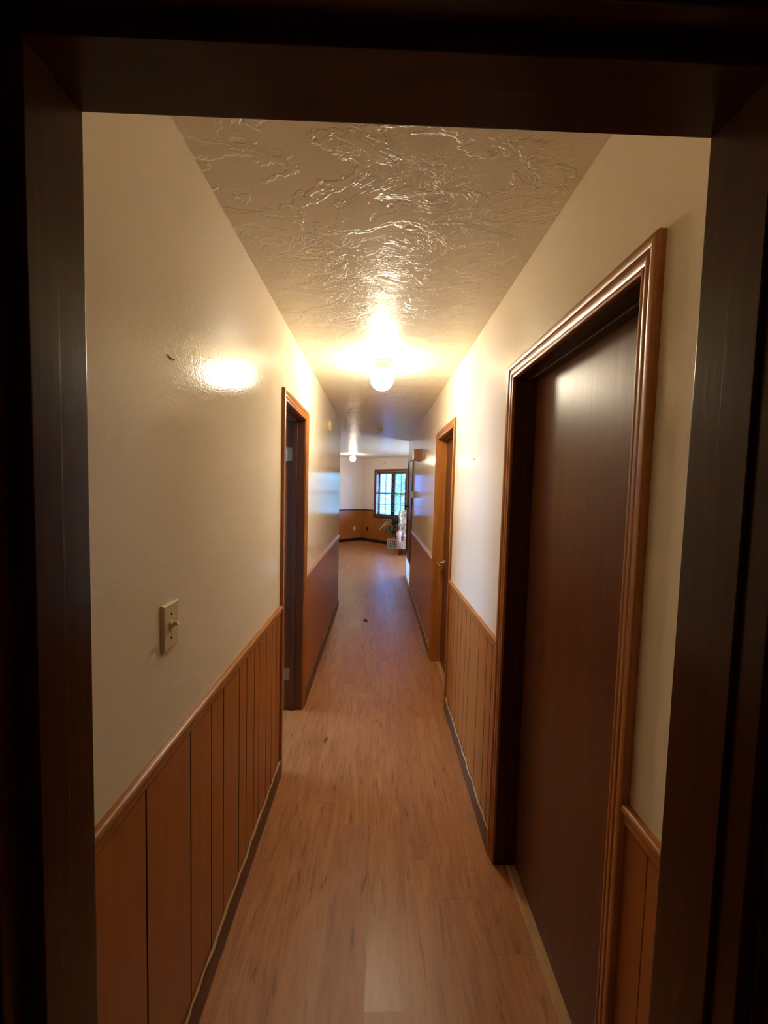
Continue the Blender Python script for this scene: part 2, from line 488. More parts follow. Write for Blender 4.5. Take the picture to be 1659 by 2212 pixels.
def dress(wall, broot, P, t, n, a, b, given, rail_mat, base_mat, caulk=False, base_from=None):
    P3 = Vector((P[0], P[1], 0)); t3 = Vector((t[0], t[1], 0)); n3 = Vector((n[0], n[1], 0))
    bm = B(); wainscot(bm, P3, t3, n3, a, b, groove_list(a, b, given), gw=1.0 if given else .55)
    obj('wainscot_panel', bm, [M['panel'], M['groove']], wall)
    bm = B(); p0 = P3+t3*a; p1 = P3+t3*b
    prism(bm, p0[:2], p1[:2], RAIL, n)
    obj('chair_rail', bm, rail_mat, wall, smooth='auto')
    q = n3*.006
    bm = B(); prism(bm, (p0+q)[:2], (p1+q)[:2], BASE, n)
    obj('skirting_board', bm, base_mat, broot, smooth='auto')
    if caulk:
        bm = B(); k = max(4, int((b-a)/.035)); rnd = random.Random(5)
        pts = [p0 + (p1-p0)*(i/k) + n3*(.011+rnd.uniform(-.0025, .0025)) + Vector((0, 0, .0905+rnd.uniform(-.003, .004))) for i in range(k+1)]
        tube(bm, pts, [.0045+rnd.uniform(-.001, .0018) for _ in pts], 6)
        obj('caulk_bead', bm, M['caulk'], broot, smooth=True)

co = CW + .004       # casing outer edge from clear opening
dress(wl, bl_root, (-A, 0), (0, 1), (1, 0), .50, DL[0]-co, GR_L, M['oakY'], M['base'], True)
dress(wl, bl_root, (-A, 0), (0, 1), (1, 0), DL[1]+co, LEND, [], M['oakY'], M['base'])
dress(wr, br_root, (Bw, 0), (0, 1), (-1, 0), .50, D1[0]-co, [], M['oakY'], M['base'])
dress(wr, br_root, (Bw, 0), (0, 1), (-1, 0), D1[1]+co, D2[0]-co, GR_R, M['oakY'], M['base'], True)
dress(wr, br_root, (Bw, 0), (0, 1), (-1, 0), D2[1]+co, D3[0]-co, [], M['oakY'], M['base'], True)
# far walls
dress(wfl, bf_root, CORN, (-R2, -R2), (R2, -R2), 0, 3.0, [], M['winwood'], M['sash'])
dress(wfr, bf_root, CORN, (R2, -R2), (-R2, -R2), 0, W1[0]-.075, [], M['winwood'], M['sash'])
bm = B(); wainscot(bm, Vector((CORN[0], CORN[1], 0)), Vector((R2, -R2, 0)), Vector((-R2, -R2, 0)), W1[0]-.075, 3.0, groove_list(W1[0], 3.0, []), .70, .55)
obj('wainscot_panel', bm, [M['panel'], M['groove']], wfr)
bm = B(); p0 = far_pt('R', W1[0]-.075, 0, .006); p1 = far_pt('R', 3.0, 0, .006)
prism(bm, p0[:2], p1[:2], BASE, (-R2, -R2)); obj('skirting_board', bm, M['sash'], bf_root, smooth='auto')

# ------------------------------------------------------------------ doors
CAS = [(0, 0), (0, .008), (.003, .0105), (.009, .0105), (.011, .0085), (.013, .0085), (.016, .012), (.024, .014), (.029, .0135),
       (.031, .0115), (.034, .0115), (.037, .016), (.046, .0185), (.052, .018), (.0555, .0165), (.057, .013), (.057, 0)]

def casing(bm, fmap, p0, p1, z0, z1, legs_mi=0, head_mi=1, bottom=False, prof=CAS):
    """mitred casing round an opening; fmap(p, z, out) -> world"""
    k = len(prof)
    rings = []
    def ring(fn): return [bm.verts.new(fmap(*fn(u, v))) for u, v in prof]
    A0 = ring(lambda u, v: (p0-u, z0-(u if bottom else 0), v)); A1 = ring(lambda u, v: (p0-u, z1+u, v))
    C1 = ring(lambda u, v: (p1+u, z1+u, v)); C0 = ring(lambda u, v: (p1+u, z0-(u if bottom else 0), v))
    def strip(R, S, mi):
        for i in range(k):
            f = bm.faces.new((R[i], R[(i+1) % k], S[(i+1) % k], S[i])); f.material_index = mi
    strip(A0, A1, legs_mi); strip(A1, C1, head_mi); strip(C1, C0, legs_mi)
    if bottom: strip(C0, A0, head_mi)
    else:
        bm.faces.new(A0); bm.faces.new(list(reversed(C0)))

def side_door(name, label, X, sgn, D, stop0, stop1, mats, slab=True):
    """door in a hallway wall; X wall face, sgn=+1 right wall / -1 left wall"""
    d = empty(name, (X+sgn*.06, (D[0]+D[1])/2, 0), label, 'door', kind='structure')
    fm = lambda p, z, v: Vector((X - sgn*v, p, z))
    bm = B(); casing(bm, fm, D[0]-.004, D[1]+.004, 0, DH+.004)
    obj('casing', bm, mats[:2], d, smooth='auto')
    fm2 = lambda p, z, v: Vector((X + sgn*(WT+v), p, z))
    bm = B(); casing(bm, fm2, D[0]-.004, D[1]+.004, 0, DH+.004)
    obj('room_side_casing', bm, mats[:2], d, smooth='auto')
    xs = sorted((X, X+sgn*WT))
    bm = B()
    box(bm, xs[0], xs[1], D[0]-JT, D[0], 0, DH, bevel=.001, seg=1); box(bm, xs[0], xs[1], D[1], D[1]+JT, 0, DH, bevel=.001, seg=1)
    box(bm, xs[0], xs[1], D[0]-JT, D[1]+JT, DH, DH+JT, 1, bevel=.001, seg=1)
    obj('jamb', bm, mats[2:4], d)
    ss = sorted((X+sgn*stop0, X+sgn*stop1))
    bm = B(); st = .011
    box(bm, ss[0], ss[1], D[0], D[0]+st, 0, DH-st, bevel=.002); box(bm, ss[0], ss[1], D[1]-st, D[1], 0, DH-st, bevel=.002)
    box(bm, ss[0], ss[1], D[0], D[1], DH-st, DH, 1, bevel=.002)
    obj('door_stop', bm, mats[2:4], d)
    return d

d2 = side_door('door_2', 'open narrow doorway on the left wall leading into a dark side room', -A, -1, DL, .050, .080,
               [M['oakZ'], M['oakY'], M['darkZ'], M['darkY']])
# slab swung back into the side room, hinged on the far jamb
bm = B(); Mx = Matrix.Translation((-A-WT-.006, DL[1]+.004, 0)) @ Matrix.Rotation(math.radians(12), 4, 'Z')
box(bm, -.037, -.002, .006, .596, .012, DH-.004, bevel=.0015, M=Mx)
obj('door_slab', bm, M['slab'], d2)
for z in (1.80, .26):
    bm = B(); box(bm, -A-.117, -A-.084, DL[1]-.0025, DL[1]+.002, z-.045, z+.045, bevel=.001)
    tube(bm, [(-A-.120, DL[1]-.003, z-.046), (-A-.120, DL[1]-.003, z+.046)], .005, 12)
    h = obj('hinge', bm, M['zinc'], d2)
    h['label'] = 'grey metal butt hinge'

def lever(parent, x, y, z, ydir, m):
    bm = B()
    Mz = Matrix.Translation((x, y, z)) @ Matrix.Rotation(-PI/2, 4, 'Y')
    lathe(bm, [(0, 0), (.026, 0), (.026, .005), (.022, .010), (.011, .013), (.010, .045), (.012, .05), (.012, .062), (0, .064)], seg=24, M=Mz)
    h = obj('handle', bm, m, parent, smooth=True)
    h['label'] = 'metal lever handle'
    bm = B()
    tube(bm, [(x-.055, y, z), (x-.06, y+ydir*.015, z), (x-.060, y+ydir*.05, z-.001), (x-.057, y+ydir*.085, z-.004), (x-.054, y+ydir*.105, z-.006)],
         [.011, .0115, .010, .0095, .008], 12)
    obj('lever', bm, m, h, smooth=True)

def closed_slab(d, X, D, face):
    bm = B(); box(bm, X+face, X+face+.035, D[0]+.003, D[1]-.003, .014, DH-.003, bevel=.0012)
    obj('door_slab', bm, M['slab'], d)
    bm = B(); prism(bm, (X+.046, D[0]), (X+.046, D[1]), [(0, 0), (0, .006), (-.008, .0125), (-.062, .0125), (-.07, .006), (-.07, 0)], (-1, 0))
    t = obj('threshold', bm, M['thresh'], d); t['label'] = 'pale wooden threshold strip'

d3 = side_door('door_3', 'large closed flat dark door nearest on the right wall', Bw, 1, D1, .048, .080,
               [M['oakZ'], M['oakY'], M['jambZ'], M['jambY']])
closed_slab(d3, Bw, D1, .081)
d4 = side_door('door_4', 'closed brown door with metal lever in the middle of the right wall', Bw, 1, D2, .046, .075,
               [M['oakZ'], M['oakY'], M['oakZ'], M['darkY']])
closed_slab(d4, Bw, D2, .076)
lever(d4, Bw+.076, D2[1]-.065, .935, -1, M['nickel'])

# closet door set above a return air grille, near the end of the right wall
d5 = empty('door_5', (Bw+.05, (D3[0]+D3[1])/2, .44), 'raised brown closet door at the far end of the right wall above the white grille', 'door', kind='structure')
fm = lambda p, z, v: Vector((Bw - v, p, z))
bm = B(); casing(bm, fm, D3[0]-.002, D3[1]+.002, D3Z[0], D3Z[1], bottom=True); obj('casing', bm, [M['darkZ'], M['darkY']], d5, smooth='auto')
bm = B(); box(bm, Bw, Bw+WT, D3[0]-JT, D3[0], D3Z[0]-JT, D3Z[1]+JT); box(bm, Bw, Bw+WT, D3[1], D3[1]+JT, D3Z[0]-JT, D3Z[1]+JT)
box(bm, Bw, Bw+WT, D3[0], D3[1], D3Z[1], D3Z[1]+JT, 1); box(bm, Bw, Bw+WT, D3[0], D3[1], D3Z[0]-JT, D3Z[0], 1)
obj('jamb', bm, [M['darkZ'], M['darkY']], d5)
bm = B(); box(bm, Bw+.004, Bw+.039, D3[0]+.003, D3[1]-.003, D3Z[0]+.003, D3Z[1]-.003, bevel=.001); obj('door_slab', bm, M['slab'], d5)
bm = B(); lathe(bm, [(0, 0), (.03, 0), (.03, .005), (.012, .010), (.011, .03), (.024, .04), (.028, .052), (.024, .062), (0, .066)], seg=20,
      M=Matrix.Translation((Bw+.004, D3[1]-.07, 1.28)) @ Matrix.Rotation(-PI/2, 4, 'Y'))
obj('door_knob', bm, M['dark_metal'], d5, smooth=True)

# return air grille below it
gr = empty('air_grille', (Bw, (D3[0]+D3[1])/2, .07), 'white return air grille low on the right wall under the raised closet door', 'vent')
g0, g1, gz0, gz1 = D3[0]-.045, D3[1]+.03, .05, .432
bm = B()
for a in ((g0, g1, gz0, gz0+.03), (g0, g1, gz1-.03, gz1), (g0, g0+.03, gz0+.03, gz1-.03), (g1-.03, g1, gz0+.03, gz1-.03)):
    box(bm, Bw-.010, Bw, a[0], a[1], a[2], a[3])
obj('grille_frame', bm, M['offwhite'], gr)
bm = B(); z = gz0+.04
while z < gz1-.035:
    bm2 = Matrix.Translation((Bw+.004, 0, z)) @ Matrix.Rotation(math.radians(35), 4, 'Y')
    box(bm, -.009, .009, g0+.03, g1-.03, -.0008, .0008, M=bm2); z += .0125
obj('louvres', bm, M['offwhite'], gr)

# doorway nearest the camera (door_1)
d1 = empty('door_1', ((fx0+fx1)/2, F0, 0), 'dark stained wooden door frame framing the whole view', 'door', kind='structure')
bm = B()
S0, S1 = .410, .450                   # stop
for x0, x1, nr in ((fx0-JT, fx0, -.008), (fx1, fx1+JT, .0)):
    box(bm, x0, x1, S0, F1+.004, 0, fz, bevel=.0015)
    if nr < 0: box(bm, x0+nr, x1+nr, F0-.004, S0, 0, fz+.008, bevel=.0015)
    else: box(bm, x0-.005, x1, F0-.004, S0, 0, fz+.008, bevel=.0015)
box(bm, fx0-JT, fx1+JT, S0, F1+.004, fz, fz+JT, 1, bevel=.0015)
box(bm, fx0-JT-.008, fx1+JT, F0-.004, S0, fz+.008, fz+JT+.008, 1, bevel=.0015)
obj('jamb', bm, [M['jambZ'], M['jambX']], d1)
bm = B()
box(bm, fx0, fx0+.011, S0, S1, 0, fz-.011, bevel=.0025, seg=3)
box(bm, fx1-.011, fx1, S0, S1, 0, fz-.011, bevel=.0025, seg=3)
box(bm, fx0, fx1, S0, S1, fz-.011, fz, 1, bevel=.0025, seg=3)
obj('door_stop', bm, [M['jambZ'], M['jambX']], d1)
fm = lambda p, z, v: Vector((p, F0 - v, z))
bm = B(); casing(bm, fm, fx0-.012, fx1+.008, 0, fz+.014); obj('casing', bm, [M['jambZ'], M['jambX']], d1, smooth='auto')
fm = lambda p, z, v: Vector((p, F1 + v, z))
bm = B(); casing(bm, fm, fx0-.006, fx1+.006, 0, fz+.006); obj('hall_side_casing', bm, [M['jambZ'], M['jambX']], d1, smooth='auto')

# ------------------------------------------------------------------ ceiling lamps
def lamp(name, label, x, y, gm, st):
    l = empty(name, (x, y, H), label, 'lamp', 'globe ceiling lamps')
    bm = B(); lathe(bm, [(0, 0), (.060, 0), (.0625, -.004), (.060, -.010), (.053, -.014), (.047, -.022), (.044, -.034), (.0435, -.046), (.046, -.052), (.043, -.054), (0, -.054)], (x, y, H), 48)
    obj('lamp_base', bm, M['lampbase'], l, smooth=True)
    R, c = .078, -.118
    prof = [(.038, c+math.sqrt(R*R-.038**2))]
    a0 = math.asin(.038/R)
    for i in range(1, 25):
        a = a0 + (PI-a0)*i/24; prof.append((R*math.sin(a) if i < 24 else 0, c+R*math.cos(a)))
    bm = B(); lathe(bm, prof, (x, y, H), 48)
    g = obj('globe', bm, gm, l, smooth=True); g['label'] = 'lit white glass globe'
    return l
lamp('ceiling_lamp', 'lit white globe ceiling lamp hanging above the middle of the hallway', .009, 2.75, M['globe'], 0)
lamp('ceiling_lamp', 'smaller looking far globe ceiling lamp lit in the living room', -.66, 10.3, M['globe_far'], 0)

# ------------------------------------------------------------------ small fixtures
# light switch on the left wall
def switch(X, n, y, z, label, tilt=1):
    s = empty('light_switch', (X, y, z), label, 'light switch')
    x0, x1 = sorted((X, X+n*.006))
    bm = B(); vs = []
    w, h = .036, .058
    a = [bm.verts.new((X, y+sx*w, z+sz*h)) for sx, sz in ((-1, -1), (1, -1), (1, 1), (-1, 1))]
    b = [bm.verts.new((X+n*.004, y+sx*w, z+sz*h)) for sx, sz in ((-1, -1), (1, -1), (1, 1), (-1, 1))]
    c = [bm.verts.new((X+n*.0075, y+sx*(w-.005), z+sz*(h-.005))) for sx, sz in ((-1, -1), (1, -1), (1, 1), (-1, 1))]
    for R, S in ((a, b), (b, c)):
        for i in range(4): bm.faces.new((R[i], R[(i+1) % 4], S[(i+1) % 4], S[i]))
    bm.faces.new(c); bm.faces.new(list(reversed(a)))
    obj('cover_plate', bm, M['cream'], s)
    bm = B(); box(bm, *sorted((X+n*.0065, X+n*.0095)), y-.007, y+.007, z-.013, z+.013, bevel=.001)
    Mt = Matrix.Translation((X+n*.008, y, z)) @ Matrix.Rotation(-n*math.radians(28)*tilt, 4, 'Y')
    box(bm, *sorted((0, n*.018)), -.0045, .0045, -.005, .005, bevel=.0015, M=Mt)
    obj('toggle', bm, M['cream'], s)
    for dz in (-.030, .030):
        bm = B(); lathe(bm, [(0, .0015), (.0025, .0012), (.0032, 0)], seg=12, M=Matrix.Translation((X+n*.0075, y, z+dz)) @ Matrix.Rotation(n*PI/2, 4, 'Y'))
        obj('screw', bm, M['dark_metal'], s)
switch(-A, 1, .971, 1.236, 'ivory toggle light switch on the bare left wall above the near wainscot')
switch(Bw, -1, 5.93, 1.25, 'small light switch on the right wall below the thermostat')

def outlet(side, s, z, m, m2, label):
    o = empty('electrical_outlet', far_pt(side, s, z), label, 'outlet')
    bm = B(); far_box(bm, side, s-.036, s+.036, z-.058, z+.058, .006, .0125); obj('cover_plate', bm, m, o)
    for dz in (-.022, .022):
        bm = B(); far_box(bm, side, s-.014, s+.014, z+dz-.014, z+dz+.014, .0125, .0145); obj('socket', bm, m2, o)
outlet('L', .278, .37, M['cream'], M['white'], 'ivory electrical outlet on the far wainscot left of the corner')
outlet('R', .277, .37, M['black'], M['black'], 'dark brown electrical outlet on the far wainscot right of the corner')

# motion sensor above the window
s_ = empty('motion_sensor', far_pt('R', .933, 2.255), 'small white motion sensor on the far wall above the window', 'sensor')
bm = B(); far_box(bm, 'R', .893, .973, 2.255, 2.35, 0, .018); obj('sensor_body', bm, M['offwhite'], s_)
bm = B(); far_box(bm, 'R', .903, .963, 2.262, 2.315, .018, .042)
bmesh.ops.bevel(bm, geom=list(bm.edges), offset=.008, segments=3, affect='EDGES'); obj('lens', bm, M['cream'], s_)

# smoke detector on the left wall near the ceiling
sd = empty('smoke_alarm', (-A, 4.03, 2.19), 'round cream smoke alarm high on the left wall past the open doorway', 'smoke alarm')
bm = B(); lathe(bm, [(0, 0), (.058, 0), (.058, .010), (.054, .020), (.045, .027), (.030, .030), (0, .031)], seg=40, M=Matrix.Translation((-A, 4.03, 2.19)) @ Matrix.Rotation(PI/2, 4, 'Y'))
obj('alarm_body', bm, M['cream'], sd, smooth=True)
bm = B(); lathe(bm, [(.042, .0275), (.040, .031), (.032, .0325), (.030, .0305)], seg=40, M=Matrix.Translation((-A, 4.03, 2.19)) @ Matrix.Rotation(PI/2, 4, 'Y'))
obj('vent_ring', bm, M['cream'], sd, smooth=True)

# small box on the ceiling
cb = empty('ceiling_detector', (.003, 5.85, H), 'small rectangular cream detector box on the hallway ceiling beyond the lamp', 'detector')
bm = B(); box(bm, -.056, .062, 5.75, 5.93, H-.012, H, bevel=.003); obj('mounting_plate', bm, M['cream'], cb)
bm = B(); box(bm, -.046, .052, 5.765, 5.915, H-.048, H-.012, bevel=.006); obj('detector_body', bm, M['offwhite'], cb)
bm = B()
for i in range(5): box(bm, -.034, .040, 5.7635, 5.766, H-.041+i*.006, H-.039+i*.006)
obj('slots', bm, M['black'], cb)

# door chime box
ch = empty('chime_box', (Bw, 5.12, 1.95), 'brown wooden door chime box high on the right wall before the raised closet door', 'door chime')
bm = B(); box(bm, Bw-.018, Bw, 5.0, 5.24, 1.942, 2.088, bevel=.003); obj('back_plate', bm, M['thresh'], ch)
bm = B(); prism(bm, (Bw, 5.012), (Bw, 5.228), [(.016, 1.945), (.085, 1.955), (.095, 1.965), (.095, 2.082), (.016, 2.086)], (-1, 0))
obj('chime_cover', bm, M['oakZ'], ch)

# thermostat
th = empty('thermostat', (Bw, 5.88, 1.505), 'white rounded thermostat on the right wall below the chime box', 'thermostat')
bm = B(); box(bm, Bw-.012, Bw, 5.82, 5.94, 1.452, 1.558, bevel=.004); obj('wall_plate', bm, M['cream'], th)
bm = B(); box(bm, Bw-.042, Bw-.012, 5.828, 5.932, 1.457, 1.553, bevel=.013, seg=4); obj('thermostat_cover', bm, M['offwhite'], th, smooth=True)

# bent picture hooks left in the walls
def hook(X, n, y, z, w, dz, label):
    bm = B()
    tube(bm, [(X+n*.002, y-w/2, z+.003+dz), (X+n*.003, y-w*.15, z), (X+n*.003, y+w*.1, z-.001), (X+n*.002, y+w/2, z+.001-dz)], .0011, 6)
    tube(bm, [(X, y, z), (X+n*.004, y, z)], .0018, 8)
    tag(obj('picture_hook', bm, M['dark_metal'], loc=(X, y, z)), label, 'picture hook')
hook(-A, 1, .985, 1.884, .034, 0, 'thin bent picture hook on the left wall left of the glare spot')
hook(-A, 1, 1.55, 1.705, .03, -.004, 'thin bent picture hook on the left wall below the glare spot')
hook(Bw, -1, 2.247, 1.759, .05, .002, 'thin bent picture hook on the right wall between the two doors')

# bits on the floor
bm = B()
q = [(-.024, .0, .001), (-.01, .02, .004), (.012, .012, .006), (.03, -.006, .002), (.012, -.012, .003), (-.008, -.006, .005)]
v = [bm.verts.new((-.11+a, 4.69+b*3, .0005+c)) for a, b, c in q]; bm.faces.new(v)
r = bmesh.ops.extrude_face_region(bm, geom=bm.faces[:]); bmesh.ops.translate(bm, verts=[g for g in r['geom'] if isinstance(g, bmesh.types.BMVert)], vec=(0, 0, .003))
tag(obj('dried_leaf', bm, M['twig'], loc=(-.11, 4.69, 0)), 'small dark dried leaf scrap lying on the hallway floor', 'leaf')
bm = B(); bmesh.ops.create_icosphere(bm, subdivisions=1, radius=.004)
for v in bm.verts: v.co = Vector((v.co.x*random.uniform(.7, 1.3)-.42, v.co.y*random.uniform(.7, 1.3)+2.73, max(0, v.co.z*.6+.0024)))
tag(obj('paper_crumb', bm, M['white'], loc=(-.42, 2.73, 0)), 'tiny white crumb on the floor beside the open left doorway', 'crumb')

# ------------------------------------------------------------------ far window
def window(name, label, W, detail):
    s0, s1, z0, z1 = W
    w = empty(name, far_pt('R', (s0+s1)/2, z0), label, 'window', kind='structure')
    fm = lambda p, z, v: far_pt('R', p, z, v)
    bm = B(); wide = [(u*1.12, v) for u, v in CAS]
    casing(bm, fm, s0, s1, z0+.012, z1, 0, 0, prof=wide); obj('window_casing', bm, M['winwood'], w, smooth='auto')
    bm = B(); far_box(bm, 'R', s0-.085, s1+.085, z0-.018, z0+.012, -.06, .045)
    bmesh.ops.bevel(bm, geom=list(bm.edges), offset=.004, segments=2, affect='EDGES'); obj('window_sill', bm, M['winwood'], w)
    bm = B(); far_box(bm, 'R', s0-.065, s1+.065, z0-.085, z0-.018, .0, .018); obj('apron', bm, M['winwood'], w)
    bm = B()   # jamb liner
    far_box(bm, 'R', s0, s0+.012, z0+.012, z1, -.16, 0); far_box(bm, 'R', s1-.012, s1, z0+.012, z1, -.16, 0)
    far_box(bm, 'R', s0, s1, z1-.012, z1, -.16, 0); far_box(bm, 'R', s0, s1, z0-.03, z0+.012, -.16, -.06)
    obj('window_jamb', bm, M['reveal'], w)
    sm = 1.168 if detail else (s0+s1)/2
    zm = z0 + (z1-z0)*.51
    bm = B()
    far_box(bm, 'R', sm-.04, sm+.04, z0+.012, z1-.012, -.15, -.105)
    for a, b in ((s0+.012, sm-.04), (sm+.04, s1-.012)):
        far_box(bm, 'R', a, a+.03, z0+.012, z1-.012, -.148, -.112); far_box(bm, 'R', b-.03, b, z0+.012, z1-.012, -.148, -.112)
        far_box(bm, 'R', a+.03, b-.03, z0+.012, z0+.05, -.148, -.112); far_box(bm, 'R', a+.03, b-.03, z1-.05, z1-.012, -.148, -.112)
        far_box(bm, 'R', a+.03, b-.03, zm-.022, zm+.022, -.148, -.108)
        c = (a+b)/2
        far_box(bm, 'R', c-.007, c+.007, z0+.05, zm-.022, -.138, -.120); far_box(bm, 'R', c-.007, c+.007, zm+.022, z1-.05, -.138, -.120)
        zl = (z0+zm)/2
        far_box(bm, 'R', a+.03, c-.007, zl-.007, zl+.007, -.138, -.120); far_box(bm, 'R', c+.007, b-.03, zl-.007, zl+.007, -.138, -.120)
        zu = (z1+zm)/2
        far_box(bm, 'R', a+.03, c-.007, zu-.005, zu+.005, -.138, -.120); far_box(bm, 'R', c+.007, b-.03, zu-.005, zu+.005, -.138, -.120)
    obj('sash', bm, M['sash'], w)
    bm = B(); far_box(bm, 'R', s0+.03, s1-.03, z0+.03, z1-.03, -.1315, -.1275); obj('pane', bm, M['pane'], w)
    return w
window('window_1', 'brown framed living room window with daylight behind it at the end of the view', W1, True)
window('window_2', 'second living room window out of sight to the right', W2, False)

# blind in window 1
bl = empty('window_blind', far_pt('R', 1.16, 2.05, -.05), 'open horizontal slat blind hanging in the far window', 'blind')
bm = B(); far_box(bm, 'R', W1[0]+.016, W1[1]-.016, 1.985, 2.045, -.085, -.02); obj('headrail', bm, M['winwood'], bl)
bm = B(); z = 1.968
while z > .86:
    a = far_pt('R', 0, 0)
    C = [far_pt('R', s, z+dz, d) for s in (W1[0]+.03, W1[1]-.018) for d, dz in ((-.078, .004), (-.028, -.003))]
    vs = [bm.verts.new(c+Vector((0, 0, o))) for o in (0, .0028) for c in (C[0], C[1], C[3], C[2])]
    for f in ((3, 2, 1, 0), (4, 5, 6, 7), (0, 1, 5, 4), (1, 2, 6, 5), (2, 3, 7, 6), (3, 0, 4, 7)): bm.faces.new([vs[i] for i in f])
    z -= .043
obj('slats', bm, M['slat'], bl)
bm = B(); far_box(bm, 'R', W1[0]+.03, W1[1]-.018, .825, .848, -.078, -.028); obj('bottom_rail', bm, M['winwood'], bl)
bm = B()
for s in (W1[0]+.25, 1.16, W1[1]-.2): tube(bm, [far_pt('R', s, .848, -.026), far_pt('R', s, 1.985, -.026)], .0015, 6)
obj('ladder_cord', bm, M['slat'], bl)

# side room window (daylight through the open left door)
w3 = empty('window_3', (-3.34, 3.1, .8), 'window of the side room behind the open left door', 'window', kind='structure')
bm = B()
for a in ((2.5, 2.54, .8, 2.05), (3.66, 3.7, .8, 2.05), (2.54, 3.66, .8, .84), (2.54, 3.66, 2.01, 2.05), (2.54, 3.66, 1.40, 1.44)):
    box(bm, -3.37, -3.33, a[0], a[1], a[2], a[3])
obj('sash', bm, M['sash'], w3)
bm = B(); box(bm, -3.352, -3.348, 2.54, 3.66, .84, 2.01); obj('pane', bm, M['pane'], w3)

# ------------------------------------------------------------------ outdoors beyond the window
bm = B(); box(bm, -8, 22, 6, 34, -.5, -.3)
g = obj('ground', bm, M['lawn'])
# keep the lawn outside of the house: cut by the far wall line
tag(g, 'green lawn outside the far window', 'ground', kind='structure')
hs = empty('neighbouring_house', far_pt('R', -6, -.3, -5), 'pale lap sided house wall seen through the left half of the window', 'house')
bm = B(); z = -.3
P0, P1 = far_pt('R', -10, 0, -5.0), far_pt('R', -3.5, 0, -5.0)
prism(bm, P0[:2], P1[:2], [(-.6, -.3), (0, -.3), (0, 4.5), (-.6, 4.5)], (-R2, -R2))
obj('house_wall', bm, M['siding'], hs)
bm = B()
while z < 4.4:
    prism(bm, P0[:2], P1[:2], [(.0, z), (.022, z), (.006, z+.2), (0, z+.2)], (-R2, -R2)); z += .2
obj('lap_siding', bm, M['siding'], hs)
sh = empty('shrub', far_pt('R', -1.1, -.3, -4.3), 'leafy green shrub seen through the right half of the window', 'shrub')
bm = B(); rnd = random.Random(3)
for i in range(4200):
    th_, ph, r = rnd.uniform(0, 2*PI), rnd.uniform(-.5, 1), rnd.uniform(.6, 1)**.5
    c = far_pt('R', -1.1, 1.6, -4.3) + Vector((1.25*r*math.cos(th_)*math.sqrt(max(0, 1-ph*ph*.8)), 1.1*r*math.sin(th_)*math.sqrt(max(0, 1-ph*ph*.8)), 2.0*ph*r))
    a = Vector((rnd.gauss(0, 1), rnd.gauss(0, 1), rnd.gauss(0, .6))).normalized(); b = a.cross(Vector((rnd.gauss(0, 1), rnd.gauss(0, 1), 1))).normalized()
    l, w_ = rnd.uniform(.07, .12), rnd.uniform(.035, .055)
    bm.faces.new([bm.verts.new(c+p) for p in (-a*l, b*w_, a*l, -b*w_)])
f_ = obj('foliage', bm, M['hedge'], sh); f_['kind'] = 'stuff'
bm = B(); base = far_pt('R', -1.1, -.3, -4.3)
for i in range(5):
    e = base + Vector((.7*math.cos(i*1.26), .5*math.sin(i*1.26), 2.2)); tube(bm, [base+Vector((.05*i-.1, 0, 0)), (base+e)/2+Vector((0, 0, .1)), e], [.05, .035, .012], 8)
obj('stem', bm, M['trunk'], sh)

# ------------------------------------------------------------------ crate with plant
ca = math.atan2(-.2, .28)
crate = empty('milk_crate', (.278+.06+.14, 10.638-.1+.14, 0), 'white lattice plastic crate on the floor below the window', 'crate', rz=ca)
CM = Matrix.Translation((.278, 10.638, 0)) @ Matrix.Rotation(ca, 4, 'Z')
cw, chh, cd = .344, .245, .30
def lattice(bm, w, h, Mx):
    t = .010; nx, nz = 5, 3
    top, bot = .034, .022
    box(bm, 0, w, 0, t, h-top, h, M=Mx); box(bm, 0, w, 0, t, 0, bot, M=Mx)
    side = .022; bar = .018
    box(bm, 0, side, 0, t, bot, h-top, M=Mx); box(bm, w-side, w, 0, t, bot, h-top, M=Mx)
    pw = (w-2*side+bar)/nx
    for i in range(1, nx): box(bm, side+i*pw-bar, side+i*pw, 0, t, bot, h-top, M=Mx)
    ph = (h-top-bot+bar)/nz
    for k in range(1, nz):
        for i in range(nx):
            box(bm, side+i*pw, side+(i+1)*pw-bar, 0, t, bot+k*ph-bar, bot+k*ph, M=Mx)
bm = B()
lattice(bm, cw, chh, CM)
lattice(bm, cw, chh, CM @ Matrix.Translation((0, cd-.01, 0)))
lattice(bm, cd-.02, chh, CM @ Matrix.Translation((.01, .01, 0)) @ Matrix.Rotation(PI/2, 4, 'Z'))
lattice(bm, cd-.02, chh, CM @ Matrix.Translation((cw, .01, 0)) @ Matrix.Rotation(PI/2, 4, 'Z'))
obj('crate_walls', bm, M['crate'], crate)
bm = B(); box(bm, .01, cw-.01, .01, cd-.01, .003, .012, M=CM); obj('crate_base', bm, M['crate'], crate)

